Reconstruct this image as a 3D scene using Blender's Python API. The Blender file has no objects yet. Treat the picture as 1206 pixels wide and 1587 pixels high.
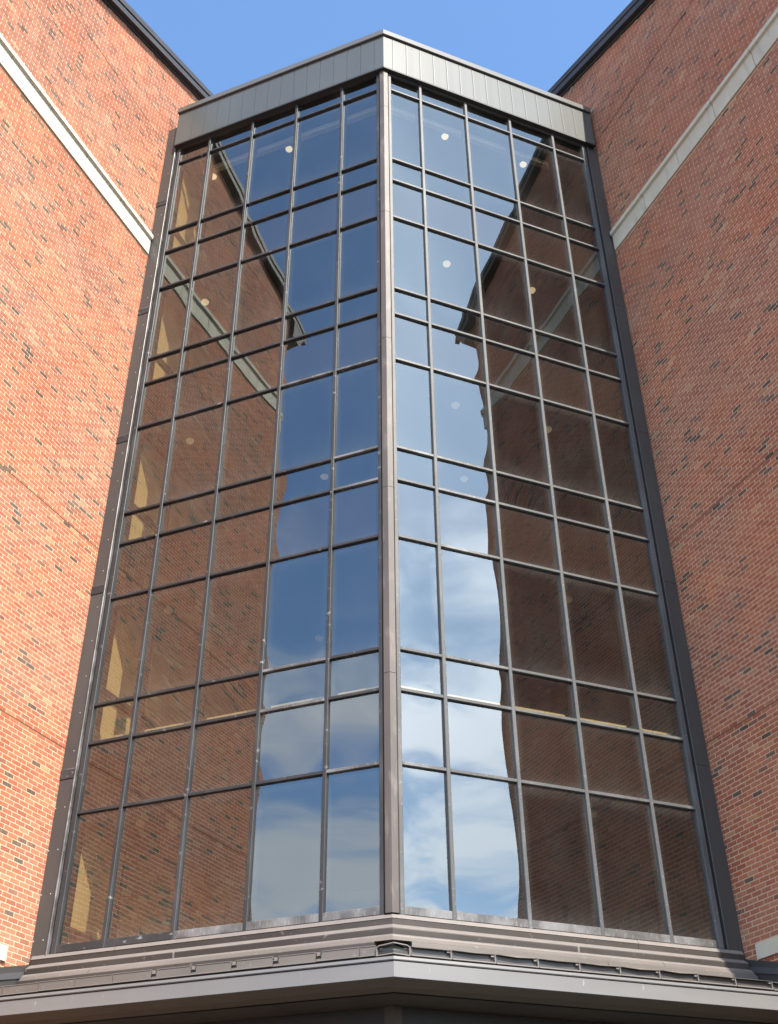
import bpy, bmesh, math, random
import numpy as np
from mathutils import Matrix, Vector

random.seed(7)
rng = np.random.default_rng(11)
sc = bpy.context.scene
col = sc.collection
S = 0.82                      # survey units -> metres

# ------------------------------------------------------------------ camera
PITCH, ROLL, FPX, PPX = math.radians(34.8372), math.radians(0.413), 1712.41, 594.06
cp, sp = math.cos(PITCH), math.sin(PITCH)
cr, sr = math.cos(ROLL), math.sin(ROLL)
XH, YC, FW = Vector((1, 0, 0)), Vector((0, -sp, cp)), Vector((0, cp, sp))
RV, UV = XH*cr - YC*sr, XH*sr + YC*cr
cam = bpy.data.cameras.new('camera')
cam.sensor_fit = 'VERTICAL'
cam.sensor_height = 36.0
cam.lens = FPX*36.0/1587
cam.shift_x = (603-PPX)/1587
cam.clip_start, cam.clip_end = 0.1, 3000
camo = bpy.data.objects.new('camera', cam)
col.objects.link(camo)
M4 = Matrix.Identity(4)
for i in range(3):
    M4[i][0], M4[i][1], M4[i][2] = RV[i], UV[i], -FW[i]
camo.matrix_world = M4
sc.camera = camo

# ------------------------------------------------------------------ light
SUN_AZ, SUN_EL = math.radians(153.0), math.radians(43.0)     # azimuth clockwise from +Y
to_sun = Vector((math.sin(SUN_AZ)*math.cos(SUN_EL), math.cos(SUN_AZ)*math.cos(SUN_EL), math.sin(SUN_EL)))
sun = bpy.data.lights.new('sun', 'SUN')
sun.energy, sun.angle, sun.color = 5.0, math.radians(0.53), (1.0, 0.91, 0.765)
suno = bpy.data.objects.new('sun', sun)
col.objects.link(suno)
suno.rotation_euler = (-to_sun).to_track_quat('-Z', 'Y').to_euler()
suno.location = to_sun*60

world = bpy.data.worlds.new('World')
sc.world = world
world.use_nodes = True
wt = world.node_tree
wt.nodes.clear()
def wn(t, **kw):
    n = wt.nodes.new(t)
    for k, v in kw.items():
        setattr(n, k, v)
    return n
wo = wn('ShaderNodeOutputWorld')
bg = wn('ShaderNodeBackground')
bg.inputs['Strength'].default_value = 0.15
sky = wn('ShaderNodeTexSky', sky_type='NISHITA', sun_disc=False)
sky.sun_elevation = SUN_EL
sky.sun_rotation = SUN_AZ
sky.altitude, sky.air_density, sky.dust_density, sky.ozone_density = 150, 1.0, 1.3, 1.3
tc = wn('ShaderNodeTexCoord')
sep = wn('ShaderNodeSeparateXYZ')
wt.links.new(tc.outputs['Generated'], sep.inputs[0])
def wmath(op, a, b=None, c=None):
    n = wn('ShaderNodeMath', operation=op)
    for i, v in enumerate((a, b, c)):
        if v is None:
            continue
        if isinstance(v, (int, float)):
            n.inputs[i].default_value = v
        else:
            wt.links.new(v, n.inputs[i])
    return n.outputs[0]
zc = wmath('MAXIMUM', sep.outputs[2], 0.05)
px = wmath('DIVIDE', sep.outputs[0], zc)
py = wmath('DIVIDE', sep.outputs[1], zc)
cmb = wn('ShaderNodeCombineXYZ')
wt.links.new(px, cmb.inputs[0]); wt.links.new(py, cmb.inputs[1])
cmb.inputs[2].default_value = 8.2
nz = wn('ShaderNodeTexNoise')
nz.inputs['Scale'].default_value = 1.45
nz.inputs['Detail'].default_value = 11
nz.inputs['Roughness'].default_value = 0.56
nz.inputs['Distortion'].default_value = 0.0
wt.links.new(cmb.outputs[0], nz.inputs['Vector'])
# cumulus banks low down, clear overhead
el = wn('ShaderNodeMapRange', interpolation_type='SMOOTHSTEP')
wt.links.new(sep.outputs[2], el.inputs['Value'])
el.inputs['From Min'].default_value, el.inputs['From Max'].default_value = 0.42, 0.72
el.inputs['To Min'].default_value, el.inputs['To Max'].default_value = 0.38, 0.74
d0 = wmath('SUBTRACT', nz.outputs['Fac'], el.outputs['Result'])
msk = wn('ShaderNodeMapRange', interpolation_type='SMOOTHSTEP')
wt.links.new(d0, msk.inputs['Value'])
msk.inputs['From Min'].default_value, msk.inputs['From Max'].default_value = 0.0, 0.20
msk.inputs['To Max'].default_value = 0.95
mixc = wn('ShaderNodeMix', data_type='RGBA')
wt.links.new(msk.outputs['Result'], mixc.inputs['Factor'])
tint = wn('ShaderNodeVectorMath', operation='MULTIPLY')      # cool daylight balance
wt.links.new(sky.outputs['Color'], tint.inputs[0])
tint.inputs[1].default_value = (0.90, 1.11, 1.25)
wt.links.new(tint.outputs[0], mixc.inputs['A'])
sd_ = wn('ShaderNodeVectorMath', operation='DOT_PRODUCT')
wt.links.new(tc.outputs['Generated'], sd_.inputs[0])
sd_.inputs[1].default_value = to_sun
fwd = wmath('POWER', wmath('MAXIMUM', sd_.outputs['Value'], 0.0), 5.0)
cl = wn('ShaderNodeVectorMath', operation='SCALE')
cl.inputs[0].default_value = (6.0, 6.3, 6.8)
wt.links.new(wmath('ADD', wmath('MULTIPLY', fwd, 2.2), 0.9), cl.inputs['Scale'])
wt.links.new(cl.outputs[0], mixc.inputs['B'])
wt.links.new(mixc.outputs['Result'], bg.inputs['Color'])
wt.links.new(bg.outputs[0], wo.inputs['Surface'])

vs = sc.view_settings
vs.view_transform = 'Standard'
vs.look = 'None'
vs.exposure = 1.12
vs.gamma = 1.0
vs.use_curve_mapping = False
sc.cycles.transparent_max_bounces = 24
sc.cycles.max_bounces = 12

# ------------------------------------------------------------------ geometry frames
D = 16.4
YAW = math.radians(-0.2492)
H = math.radians(67.5)
C0 = np.array([0.0884, D, 0.0])
dirs, nors = {}, {}
for sd, a in (('L', -H+YAW), ('R', H+YAW)):
    d = np.array([math.sin(a), math.cos(a), 0.0])
    n = np.array([d[1], -d[0], 0.0])
    if n[1] > 0:
        n = -n
    dirs[sd], nors[sd] = d, n
UP = np.array([0, 0, 1.0])
def P(sd, u, o, z):
    """u along the glazed face from the prow, o out of the face, z up from the eye"""
    return C0 + dirs[sd]*u + nors[sd]*o + UP*z
TAN = math.tan(math.radians(22.5))
OUT = {'L': 6.3, 'R': 6.15}            # plane of the brick wing walls
COLS = {'L': [1.1157+1.2673*i for i in range(4)] + [5.856],
        'R': [0.9716+1.2673*i for i in range(4)] + [5.716]}
Z = [4.397]
for h in [2.252, 1.2646, 0.753]*4 + [2.6596]:
    Z.append(Z[-1]+h)
ZHEAD = 24.80
GROUND = -1.95
WALL_LEN = 7.45

# ------------------------------------------------------------------ materials
def mat(name, base, rough=0.6, metal=0.0, spec=0.5, noise=None, attr=None, bump=None, mottles=None):
    m = bpy.data.materials.new(name)
    m.use_nodes = True
    t = m.node_tree
    b = t.nodes['Principled BSDF']
    b.inputs['Base Color'].default_value = (*base, 1)
    b.inputs['Roughness'].default_value = rough
    b.inputs['Metallic'].default_value = metal
    b.inputs['Specular IOR Level'].default_value = spec
    g = t.nodes.new('ShaderNodeNewGeometry')
    cur = None
    if attr:
        an = t.nodes.new('ShaderNodeAttribute')
        an.attribute_name = attr
        cur = an.outputs['Color']
    # noise: list of (scale xyz, detail, lo, hi, color, blend) -> mix toward colour
    for (scl, det, lo, hi, c2, amt) in (noise or []):
        mp = t.nodes.new('ShaderNodeMapping')
        mp.inputs['Scale'].default_value = scl
        t.links.new(g.outputs['Position'], mp.inputs['Vector'])
        nn = t.nodes.new('ShaderNodeTexNoise')
        nn.inputs['Scale'].default_value = 1.0
        nn.inputs['Detail'].default_value = det
        t.links.new(mp.outputs[0], nn.inputs['Vector'])
        mr = t.nodes.new('ShaderNodeMapRange')
        mr.inputs['From Min'].default_value, mr.inputs['From Max'].default_value = lo, hi
        mr.inputs['To Max'].default_value = amt
        t.links.new(nn.outputs['Fac'], mr.inputs['Value'])
        mx = t.nodes.new('ShaderNodeMix')
        mx.data_type = 'RGBA'
        if len(c2) == 4:
            mx.blend_type = 'MULTIPLY'
        t.links.new(mr.outputs['Result'], mx.inputs['Factor'])
        if cur is None:
            mx.inputs['A'].default_value = (*base, 1)
        else:
            t.links.new(cur, mx.inputs['A'])
        mx.inputs['B'].default_value = (*c2[:3], 1)
        cur = mx.outputs['Result']
    if cur is not None:
        t.links.new(cur, b.inputs['Base Color'])
    if bump:
        mp = t.nodes.new('ShaderNodeMapping')
        mp.inputs['Scale'].default_value = bump[0]
        t.links.new(g.outputs['Position'], mp.inputs['Vector'])
        nn = t.nodes.new('ShaderNodeTexNoise')
        nn.inputs['Scale'].default_value = 1.0
        nn.inputs['Detail'].default_value = 4
        t.links.new(mp.outputs[0], nn.inputs['Vector'])
        bp = t.nodes.new('ShaderNodeBump')
        bp.inputs['Strength'].default_value = bump[1]
        bp.inputs['Distance'].default_value = bump[2]
        t.links.new(nn.outputs['Fac'], bp.inputs['Height'])
        t.links.new(bp.outputs[0], b.inputs['Normal'])
    return m

MAT = {}
MAT['brick'] = mat('brick', (0.3, 0.1, 0.07), 0.85, spec=0.25, attr='bcol',
    noise=[((38, 38, 5), 3, 0.52, 0.80, (0.45, 0.25, 0.16), 0.45),
           ((0.45, 0.45, 0.75), 3, 0.40, 0.62, (1.16, 0.92, 0.76, 1), 0.9),
           ((0.30, 0.30, 0.42), 3, 0.48, 0.66, (0.84, 0.80, 0.82, 1), 0.9)],
    bump=((60, 60, 60), 0.25, 0.004))
MAT['mortar'] = mat('mortar', (0.58, 0.43, 0.315), 0.95, spec=0.1,
    noise=[((3, 3, 3), 4, 0.35, 0.7, (0.63, 0.49, 0.35), 0.7), ((40, 40, 40), 2, 0.4, 0.7, (0.40, 0.28, 0.21), 0.35)])
MAT['stone'] = mat('cast_stone', (0.50, 0.46, 0.37), 0.85, spec=0.2,
    noise=[((2.5, 2.5, 2.5), 5, 0.4, 0.7, (0.57, 0.53, 0.44), 0.6), ((7, 7, 1.2), 5, 0.55, 0.72, (0.34, 0.32, 0.27), 0.55)],
    bump=((50, 50, 50), 0.15, 0.003))
MAT['sealant'] = mat('sealant', (0.07, 0.045, 0.035), 0.9)
MAT['dark_metal'] = mat('dark_bronze_metal', (0.042, 0.041, 0.042), 0.42, spec=0.5,
    noise=[((2, 2, 0.7), 4, 0.45, 0.75, (0.06, 0.058, 0.057), 0.6)])
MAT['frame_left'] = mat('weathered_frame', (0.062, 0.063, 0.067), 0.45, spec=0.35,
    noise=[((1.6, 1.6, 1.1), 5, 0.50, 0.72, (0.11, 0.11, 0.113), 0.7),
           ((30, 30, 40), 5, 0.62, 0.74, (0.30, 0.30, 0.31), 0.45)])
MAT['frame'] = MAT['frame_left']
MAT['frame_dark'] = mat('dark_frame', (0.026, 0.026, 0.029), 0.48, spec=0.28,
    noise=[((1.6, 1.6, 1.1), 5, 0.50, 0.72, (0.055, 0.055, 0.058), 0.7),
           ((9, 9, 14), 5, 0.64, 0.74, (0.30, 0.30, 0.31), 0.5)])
MAT['sill_frame'] = mat('chalked_frame', (0.06, 0.058, 0.058), 0.42, spec=0.5,
    noise=[((2.2, 2.2, 2.2), 6, 0.46, 0.62, (0.15, 0.15, 0.157), 0.8),
           ((40, 40, 12), 5, 0.54, 0.72, (0.26, 0.26, 0.27), 0.4)])
MAT['post'] = mat('corner_post_metal', (0.060, 0.051, 0.048), 0.45, spec=0.4,
    noise=[((1.2, 1.2, 0.5), 4, 0.4, 0.7, (0.10, 0.080, 0.073), 0.7), ((9, 9, 3), 4, 0.55, 0.75, (0.19, 0.165, 0.15), 0.4)])
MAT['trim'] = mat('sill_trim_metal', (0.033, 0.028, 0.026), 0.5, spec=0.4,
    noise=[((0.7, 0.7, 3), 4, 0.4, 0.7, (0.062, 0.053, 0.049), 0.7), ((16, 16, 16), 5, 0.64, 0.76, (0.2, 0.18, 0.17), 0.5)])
MAT['trim_mid'] = mat('mid_trim_metal', (0.095, 0.085, 0.079), 0.5, spec=0.4,
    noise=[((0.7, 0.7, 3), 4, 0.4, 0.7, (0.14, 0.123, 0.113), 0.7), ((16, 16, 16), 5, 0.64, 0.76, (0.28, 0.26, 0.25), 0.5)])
MAT['trim_edge'] = mat('light_trim_metal', (0.14, 0.127, 0.122), 0.5, spec=0.4,
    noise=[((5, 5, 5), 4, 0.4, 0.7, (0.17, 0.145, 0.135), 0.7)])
MAT['fascia'] = mat('grey_eave_metal', (0.122, 0.120, 0.123), 0.40, spec=0.5,
    noise=[((0.5, 0.5, 4), 4, 0.4, 0.7, (0.15, 0.147, 0.149), 0.7), ((25, 25, 6), 4, 0.70, 0.76, (0.4, 0.38, 0.37), 0.4)])
MAT['panel'] = mat('fascia_panel_metal', (0.060, 0.066, 0.067), 0.38, spec=0.42,
    noise=[((1.2, 1.2, 0.6), 3, 0.35, 0.7, (0.073, 0.079, 0.079), 0.7)])
MAT['cap'] = mat('cap_metal', (0.085, 0.083, 0.08), 0.35, spec=0.5)
MAT['rake'] = mat('rake_metal', (0.055, 0.055, 0.060), 0.60, spec=0.2,
    noise=[((1, 1, 1), 3, 0.4, 0.7, (0.075, 0.075, 0.077), 0.7)])
MAT['roof'] = mat('roof_sheet', (0.075, 0.075, 0.08), 0.6)
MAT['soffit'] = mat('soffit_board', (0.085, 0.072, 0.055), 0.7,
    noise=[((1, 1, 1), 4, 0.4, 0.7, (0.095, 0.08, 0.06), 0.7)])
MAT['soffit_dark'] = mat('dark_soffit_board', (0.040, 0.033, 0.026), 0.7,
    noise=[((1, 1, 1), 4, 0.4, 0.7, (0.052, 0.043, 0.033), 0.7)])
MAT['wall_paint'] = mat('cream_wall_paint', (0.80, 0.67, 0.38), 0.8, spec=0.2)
MAT['inner_dim'] = mat('dimmed_wall_paint', (0.12, 0.10, 0.075), 0.85, spec=0.2)  # wall colour darkened to stand in for dim interior light
MAT['ceiling'] = mat('dimmed_ceiling_tile', (0.085, 0.077, 0.06), 0.9, spec=0.1)  # pale ceiling darkened in colour to carry the dim interior
MAT['carpet'] = mat('carpet', (0.10, 0.08, 0.07), 0.95, spec=0.1)
MAT['rail'] = mat('brown_rail', (0.09, 0.05, 0.03), 0.5)
MAT['spandrel_back'] = mat('spandrel_back', (0.040, 0.024, 0.021), 0.8, spec=0.1)
MAT['bulkhead'] = mat('bulkhead_paint', (0.78, 0.74, 0.62), 0.8)
MAT['rivet'] = mat('rivet_head', (0.62, 0.62, 0.60), 0.35, metal=0.6)
MAT['moss'] = mat('mossy_sheet', (0.20, 0.21, 0.19), 0.7,
    noise=[((12, 12, 12), 4, 0.45, 0.65, (0.10, 0.14, 0.05), 0.7)])
MAT['ground'] = mat('paving_ground', (0.085, 0.08, 0.074), 0.95, spec=0.1,
    noise=[((1.5, 1.5, 1.5), 5, 0.4, 0.7, (0.11, 0.105, 0.096), 0.7)])
MAT['gap_shade'] = mat('gasket_shade_black', (0.012, 0.012, 0.013), 0.6)  # gasket black, also puts deep shade into soffits and ground-floor frames

def glass(name, ior, tint, gloss):
    m = bpy.data.materials.new(name)
    m.use_nodes = True
    t = m.node_tree
    t.nodes.clear()
    o = t.nodes.new('ShaderNodeOutputMaterial')
    mx = t.nodes.new('ShaderNodeMixShader')
    # Schlick reflectance from the angle to the pane, the same from both sides
    gg = t.nodes.new('ShaderNodeNewGeometry')
    dt = t.nodes.new('ShaderNodeVectorMath'); dt.operation = 'DOT_PRODUCT'
    t.links.new(gg.outputs['Normal'], dt.inputs[0]); t.links.new(gg.outputs['Incoming'], dt.inputs[1])
    def mth(op, a, b=None):
        n = t.nodes.new('ShaderNodeMath'); n.operation = op
        for i, v in enumerate((a, b)):
            if v is None: continue
            if isinstance(v, (int, float)): n.inputs[i].default_value = v
            else: t.links.new(v, n.inputs[i])
        return n.outputs[0]
    f0 = ((ior-1)/(ior+1))**2
    om = mth('SUBTRACT', 1.0, mth('ABSOLUTE', dt.outputs['Value']))
    fres = mth('ADD', mth('MULTIPLY', mth('POWER', om, 5.0), 1-f0), f0)
    tr = t.nodes.new('ShaderNodeBsdfTransparent')
    tr.inputs['Color'].default_value = (*tint, 1)
    gl = t.nodes.new('ShaderNodeBsdfGlossy')
    gl.inputs['Roughness'].default_value = 0.0
    gl.inputs['Color'].default_value = (*gloss, 1)
    # dust film gathered on the outside of the glass
    df = t.nodes.new('ShaderNodeBsdfDiffuse')
    df.inputs['Color'].default_value = (0.50, 0.49, 0.46, 1)
    g = t.nodes.new('ShaderNodeNewGeometry')
    mp = t.nodes.new('ShaderNodeMapping')
    mp.inputs['Scale'].default_value = (1.6, 1.6, 1.1)
    t.links.new(g.outputs['Position'], mp.inputs['Vector'])
    nn = t.nodes.new('ShaderNodeTexNoise')
    nn.inputs['Scale'].default_value = 1.0
    nn.inputs['Detail'].default_value = 6
    t.links.new(mp.outputs[0], nn.inputs['Vector'])
    mr = t.nodes.new('ShaderNodeMapRange')
    mr.inputs['From Min'].default_value, mr.inputs['From Max'].default_value = 0.35, 0.75
    mr.inputs['To Min'].default_value, mr.inputs['To Max'].default_value = 0.001, 0.010
    t.links.new(nn.outputs['Fac'], mr.inputs['Value'])
    ea = t.nodes.new('ShaderNodeAttribute'); ea.attribute_name = 'edge'
    mp2 = t.nodes.new('ShaderNodeMapping'); mp2.inputs['Scale'].default_value = (9, 9, 5)
    t.links.new(g.outputs['Position'], mp2.inputs['Vector'])
    n2 = t.nodes.new('ShaderNodeTexNoise'); n2.inputs['Scale'].default_value = 1.0; n2.inputs['Detail'].default_value = 5
    t.links.new(mp2.outputs[0], n2.inputs['Vector'])
    grime = mth('ADD', mr.outputs['Result'], mth('MULTIPLY', mth('MULTIPLY', ea.outputs['Fac'], n2.outputs['Fac']), 0.055))
    t.links.new(fres, mx.inputs[0])
    t.links.new(tr.outputs[0], mx.inputs[1])
    t.links.new(gl.outputs[0], mx.inputs[2])
    m2 = t.nodes.new('ShaderNodeMixShader')
    t.links.new(grime, m2.inputs[0])
    t.links.new(mx.outputs[0], m2.inputs[1])
    t.links.new(df.outputs[0], m2.inputs[2])
    t.links.new(m2.outputs[0], o.inputs['Surface'])
    return m
MAT['glass'] = glass('coated_glass', 2.5, (0.54, 0.51, 0.44), (0.84, 0.93, 0.96))
MAT['clear'] = glass('inner_glass', 1.25, (0.95, 0.95, 0.93), (1, 1, 1))

def lamp_mat(glow):
    m = bpy.data.materials.new('lamp_globe')
    m.use_nodes = True
    b = m.node_tree.nodes['Principled BSDF']
    b.inputs['Base Color'].default_value = (0.85, 0.82, 0.7, 1)
    b.inputs['Emission Color'].default_value = (1.0, 0.86, 0.55, 1)
    b.inputs['Emission Strength'].default_value = glow
    return m
for k_, g_ in enumerate((0.0, 0.02, 0.10, 0.45, 0.75)):
    MAT['lamp%d' % k_] = lamp_mat(g_)
MAT['white'] = mat('white_enamel', (0.7, 0.68, 0.62), 0.5)

# ------------------------------------------------------------------ mesh helpers
class MB:
    def __init__(self):
        self.v, self.f, self.mi = [], [], []
    def add(self, vs_, fs, mi=0):
        b = len(self.v)
        self.v += [tuple(x) for x in vs_]
        self.f += [tuple(i+b for i in q) for q in fs]
        self.mi += [mi]*len(fs)
        return self
    def hexa(self, p, mi=0):
        """p: 8 points, 0-3 bottom ring, 4-7 top ring"""
        return self.add(p, [(0, 3, 2, 1), (4, 5, 6, 7), (0, 1, 5, 4), (1, 2, 6, 5), (2, 3, 7, 6), (3, 0, 4, 7)], mi)
    def box(self, sd, u0, u1, o0, o1, z0, z1, mi=0):
        q = [P(sd, u0, o0, z0), P(sd, u1, o0, z0), P(sd, u1, o1, z0), P(sd, u0, o1, z0),
             P(sd, u0, o0, z1), P(sd, u1, o0, z1), P(sd, u1, o1, z1), P(sd, u0, o1, z1)]
        return self.hexa(q, mi)
    def capbox(self, sd, u0, u1, o0, o1, z0, z1, c, axis='z', mi=0):
        """box whose outer long edges are chamfered by c; axis = its long direction"""
        if axis == 'z':
            ring = [(u0, o0), (u1, o0), (u1, o1-c), (u1-c, o1), (u0+c, o1), (u0, o1-c)]
            lo = [P(sd, a, b, z0) for a, b in ring]; hi = [P(sd, a, b, z1) for a, b in ring]
        else:
            ring = [(o0, z0), (o0, z1), (o1-c, z1), (o1, z1-c), (o1, z0+c), (o1-c, z0)]
            lo = [P(sd, u0, a, b) for a, b in ring]; hi = [P(sd, u1, a, b) for a, b in ring]
        n = len(ring)
        fs = [tuple(range(n))[::-1], tuple(range(n, 2*n))] + [(i, (i+1) % n, n+(i+1) % n, n+i) for i in range(n)]
        return self.add(lo+hi, fs, mi)
    def build(self, name, mats, parent=None, smooth=False, recalc=True):
        v = np.array(self.v, dtype=float)*S
        base = PBASE.get(parent.name, np.zeros(3)) if parent else np.zeros(3)
        me = bpy.data.meshes.new(name)
        me.from_pydata((v-base).tolist(), [], self.f)
        if not isinstance(mats, (list, tuple)):
            mats = [mats]
        for k in mats:
            me.materials.append(MAT[k])
        me.polygons.foreach_set('material_index', self.mi)
        if smooth:
            me.polygons.foreach_set('use_smooth', [True]*len(self.f))
        if recalc:
            bm = bmesh.new(); bm.from_mesh(me)
            bmesh.ops.recalc_face_normals(bm, faces=bm.faces)
            bm.to_mesh(me); bm.free()
        o = bpy.data.objects.new(name, me)
        col.objects.link(o)
        if parent:
            o.parent = parent
            PBASE[o.name] = base
        return o
PBASE = {}
def thing(name, label, cat, base, group=None):
    o = bpy.data.objects.new(name, None)
    col.objects.link(o)
    b = np.array(base, dtype=float)*S
    o.location = b
    o.empty_display_size = 0.3
    PBASE[o.name] = b
    o['label'], o['category'] = label, cat
    if group:
        o['group'] = group
    return o
def project(p):
    q = Vector(p)
    w = q.dot(FW)
    return PPX + FPX*q.dot(RV)/w, 793.5 - FPX*q.dot(UV)/w, w

def loft(mb, sd, prof, u1, mi=None, u0=None):
    """sweep an (o,z) profile along a face; inner end mitred at the prow unless u0 given"""
    n = len(prof)
    a = [P(sd, (-o*TAN if u0 is None else u0), o, z) for o, z in prof]
    b = [P(sd, u1, o, z) for o, z in prof]
    vs_ = a+b
    for i in range(n-1):
        mb.add([a[i], a[i+1], b[i+1], b[i]], [(0, 1, 2, 3)], 0 if mi is None else mi[i])
    return mb

# ------------------------------------------------------------------ ground
g = MB()
g.add([(-700, -700, GROUND), (700, -700, GROUND), (700, 900, GROUND), (-700, 900, GROUND)], [(0, 1, 2, 3)])
go = g.build('ground', 'ground')
go['kind'] = 'structure'

# ------------------------------------------------------------------ brick wings
BL, BH = 0.2446, 0.0835           # brick module
MJ = 0.0165                       # joint
PAL = np.array([[0.32, 0.126, 0.077], [0.335, 0.137, 0.083], [0.305, 0.117, 0.073], [0.35, 0.147, 0.090], [0.29, 0.107, 0.069], [0.365, 0.160, 0.098]])
def brick_colour(r):
    x = r.random()
    if x < 0.04:
        c = np.array([0.098, 0.078, 0.063])*r.uniform(0.75, 1.3)
    elif x < 0.085:
        c = np.array([0.19, 0.10, 0.075])*r.uniform(0.85, 1.2)
    elif x < 0.115:
        c = np.array([0.40, 0.235, 0.14])*r.uniform(0.85, 1.08)
    else:
        c = PAL[r.integers(len(PAL))]*r.uniform(0.92, 1.08)
    return c
def zrake(d):                     # top of the raking fascia over the wall
    return 28.65 - 0.408*d
BAND0, BAND1 = 20.80, 21.50
JOINTS = [7.90, 12.17, 16.44, 25.03]

def make_wing(sd):
    off = OUT[sd]
    lab = {'L': 'sunlit orange red brick wing with sloping roof edge, left of the glass tower',
           'R': 'shaded dull red brick wing with sloping roof edge, right of the glass tower'}[sd]
    wing = thing('brick_wing', lab, 'building', P(sd, off, 0, GROUND), 'brick wings flanking the glass tower')
    TH = 0.35
    # core of the wall with mortar face
    core = MB()
    def poly(ds, tops, bots, o_in, o_out):
        m = len(ds)
        a = [P(sd, o_in, d, t) for d, t in zip(ds, tops)] + [P(sd, o_in, d, b) for d, b in zip(ds[::-1], bots[::-1])]
        b = [P(sd, o_out, d, t) for d, t in zip(ds, tops)] + [P(sd, o_out, d, b) for d, b in zip(ds[::-1], bots[::-1])]
        k = 2*m
        core.add(a+b, [tuple(range(k)), tuple(range(k, 2*k))[::-1]] + [(i, (i+1) % k, k+(i+1) % k, k+i) for i in range(k)])
    ztop = lambda d: zrake(d)-0.30
    poly([0.0, WALL_LEN], [ztop(0), ztop(WALL_LEN)], [GROUND-0.3]*2, off, off+TH)
    poly([-4.0, -0.001], [ztop(-4), ztop(0)], [25.0]*2, off, off+TH)
    # end wall of the wing, turning away at the near end
    RET = 5.0
    core.hexa([P(sd, off+TH, WALL_LEN-TH, GROUND-0.3), P(sd, off+RET, WALL_LEN-TH, GROUND-0.3), P(sd, off+RET, WALL_LEN, GROUND-0.3), P(sd, off+TH, WALL_LEN, GROUND-0.3),
               P(sd, off+TH, WALL_LEN-TH, 24.45), P(sd, off+RET, WALL_LEN-TH, 24.45), P(sd, off+RET, WALL_LEN, 24.45), P(sd, off+TH, WALL_LEN, 24.45)])
    wall = core.build('wall', 'mortar', wing)

    # every brick: (d0,d1,z0,z1,face)
    recs = []
    PR = 0.0035
    ncourse = int((29.8-GROUND)/BH)
    zA = GROUND
    base_top = 4.37
    for i in range(ncourse):
        z0 = zA + i*BH + MJ/2
        z1 = zA + (i+1)*BH - MJ/2
        if z1 > BAND0+0.01 and z0 < BAND1-0.01:
            continue
        zj = [j for j in JOINTS if z0-MJ < j < z1+MJ]
        if zj:
            if zj[0] > (z0+z1)/2:
                z1 = min(z1, zj[0]-0.012)
            else:
                z0 = max(z0, zj[0]+0.012)
            if z1-z0 < 0.02:
                continue
        sh = 0.5 if i % 2 else 0.0
        dmin = 0.0 if z0 < 25.2 else -3.9
        k = math.floor(dmin/BL)-1
        while True:
            d0 = (k+sh)*BL
            d1 = d0+BL
            k += 1
            if d0 >= WALL_LEN-0.001:
                break
            if d1 <= dmin+0.001:
                continue
            a, b = max(d0+MJ/2, dmin+0.004), min(d1-MJ/2, WALL_LEN-0.004)
            if b-a < 0.03:
                continue
            if z1 > zrake(b)-0.38:
                continue
            if 4.13 < (z0+z1)/2 < 4.37 and a > (0.37 if sd == 'R' else 0.65):
                continue
            recs.append((a, b, z0, z1))
    recs = np.array(recs)
    n = len(recs)
    cols = np.array([brick_colour(rng) for _ in range(n)])
    prj = rng.uniform(-0.0012, 0.0012, n) + PR
    jit = rng.uniform(-0.0022, 0.0022, (n, 4))
    # which show largest
    size = np.zeros(n)
    for i in range(n):
        a, b, z0, z1 = recs[i]
        m0 = project(P(sd, off, a, (z0+z1)/2)); m1 = project(P(sd, off, b, (z0+z1)/2))
        mx_, my_ = (m0[0]+m1[0])/2, (m0[1]+m1[1])/2
        if not (0 < mx_ < 1206 and 0 < my_ < 1587) or z0 < 4.25-0.27*a:
            continue
        if b-a < 0.2:
            continue
        size[i] = math.hypot(m0[0]-m1[0], m0[1]-m1[1])*FPX/m0[2]
    big = set(np.argsort(-size)[:300].tolist())
    rest = [i for i in range(n) if i not in big]

    def brick_mesh_arrays(idx):
        V = np.zeros((len(idx), 8, 3))
        for q, i in enumerate(idx):
            a, b, z0, z1 = recs[i] + jit[i]*np.array([1, 1, 0.7, 0.7])
            uo, ui = off-prj[i], off+0.02
            V[q] = [P(sd, ui, a, z0), P(sd, ui, b, z0), P(sd, ui, b, z1), P(sd, ui, a, z1),
                    P(sd, uo, a, z0), P(sd, uo, b, z0), P(sd, uo, b, z1), P(sd, uo, a, z1)]
        return V
    FQ = np.array([[4, 5, 6, 7], [0, 1, 5, 4], [1, 2, 6, 5], [2, 3, 7, 6], [3, 0, 4, 7]])
    if sd == 'R':
        FQ = FQ[:, ::-1]
    # the wing's end-wall bricks go into the same field
    V = brick_mesh_arrays(rest)
    C_ = cols[rest]
    er = []
    for i in range(int((24.3-GROUND)/BH)):
        z0 = zA+i*BH+MJ/2; z1 = zA+(i+1)*BH-MJ/2
        if z1 > BAND0+0.01 and z0 < BAND1-0.01:
            continue
        sh = 0.0 if i % 2 else 0.5
        for k in range(int(RET/BL)):
            e0 = (k+sh)*BL+MJ/2; e1 = e0+BL-MJ
            if k == 0 and sh:
                er.append((0.0, sh*BL-MJ/2, z0, z1))
            er.append((e0, min(e1, RET), z0, z1))
    EV = np.zeros((len(er), 8, 3))
    for q, (e0, e1, z0, z1) in enumerate(er):
        oi, oo = WALL_LEN-0.02, WALL_LEN+PR+rng.uniform(-0.002, 0.002)
        EV[q] = [P(sd, off+e0, oi, z0), P(sd, off+e1, oi, z0), P(sd, off+e1, oi, z1), P(sd, off+e0, oi, z1),
                 P(sd, off+e0, oo, z0), P(sd, off+e1, oo, z0), P(sd, off+e1, oo, z1), P(sd, off+e0, oo, z1)]
    EC = np.array([brick_colour(rng) for _ in range(len(er))])
    V = np.concatenate([V, EV]); C_ = np.concatenate([C_, EC])
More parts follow.
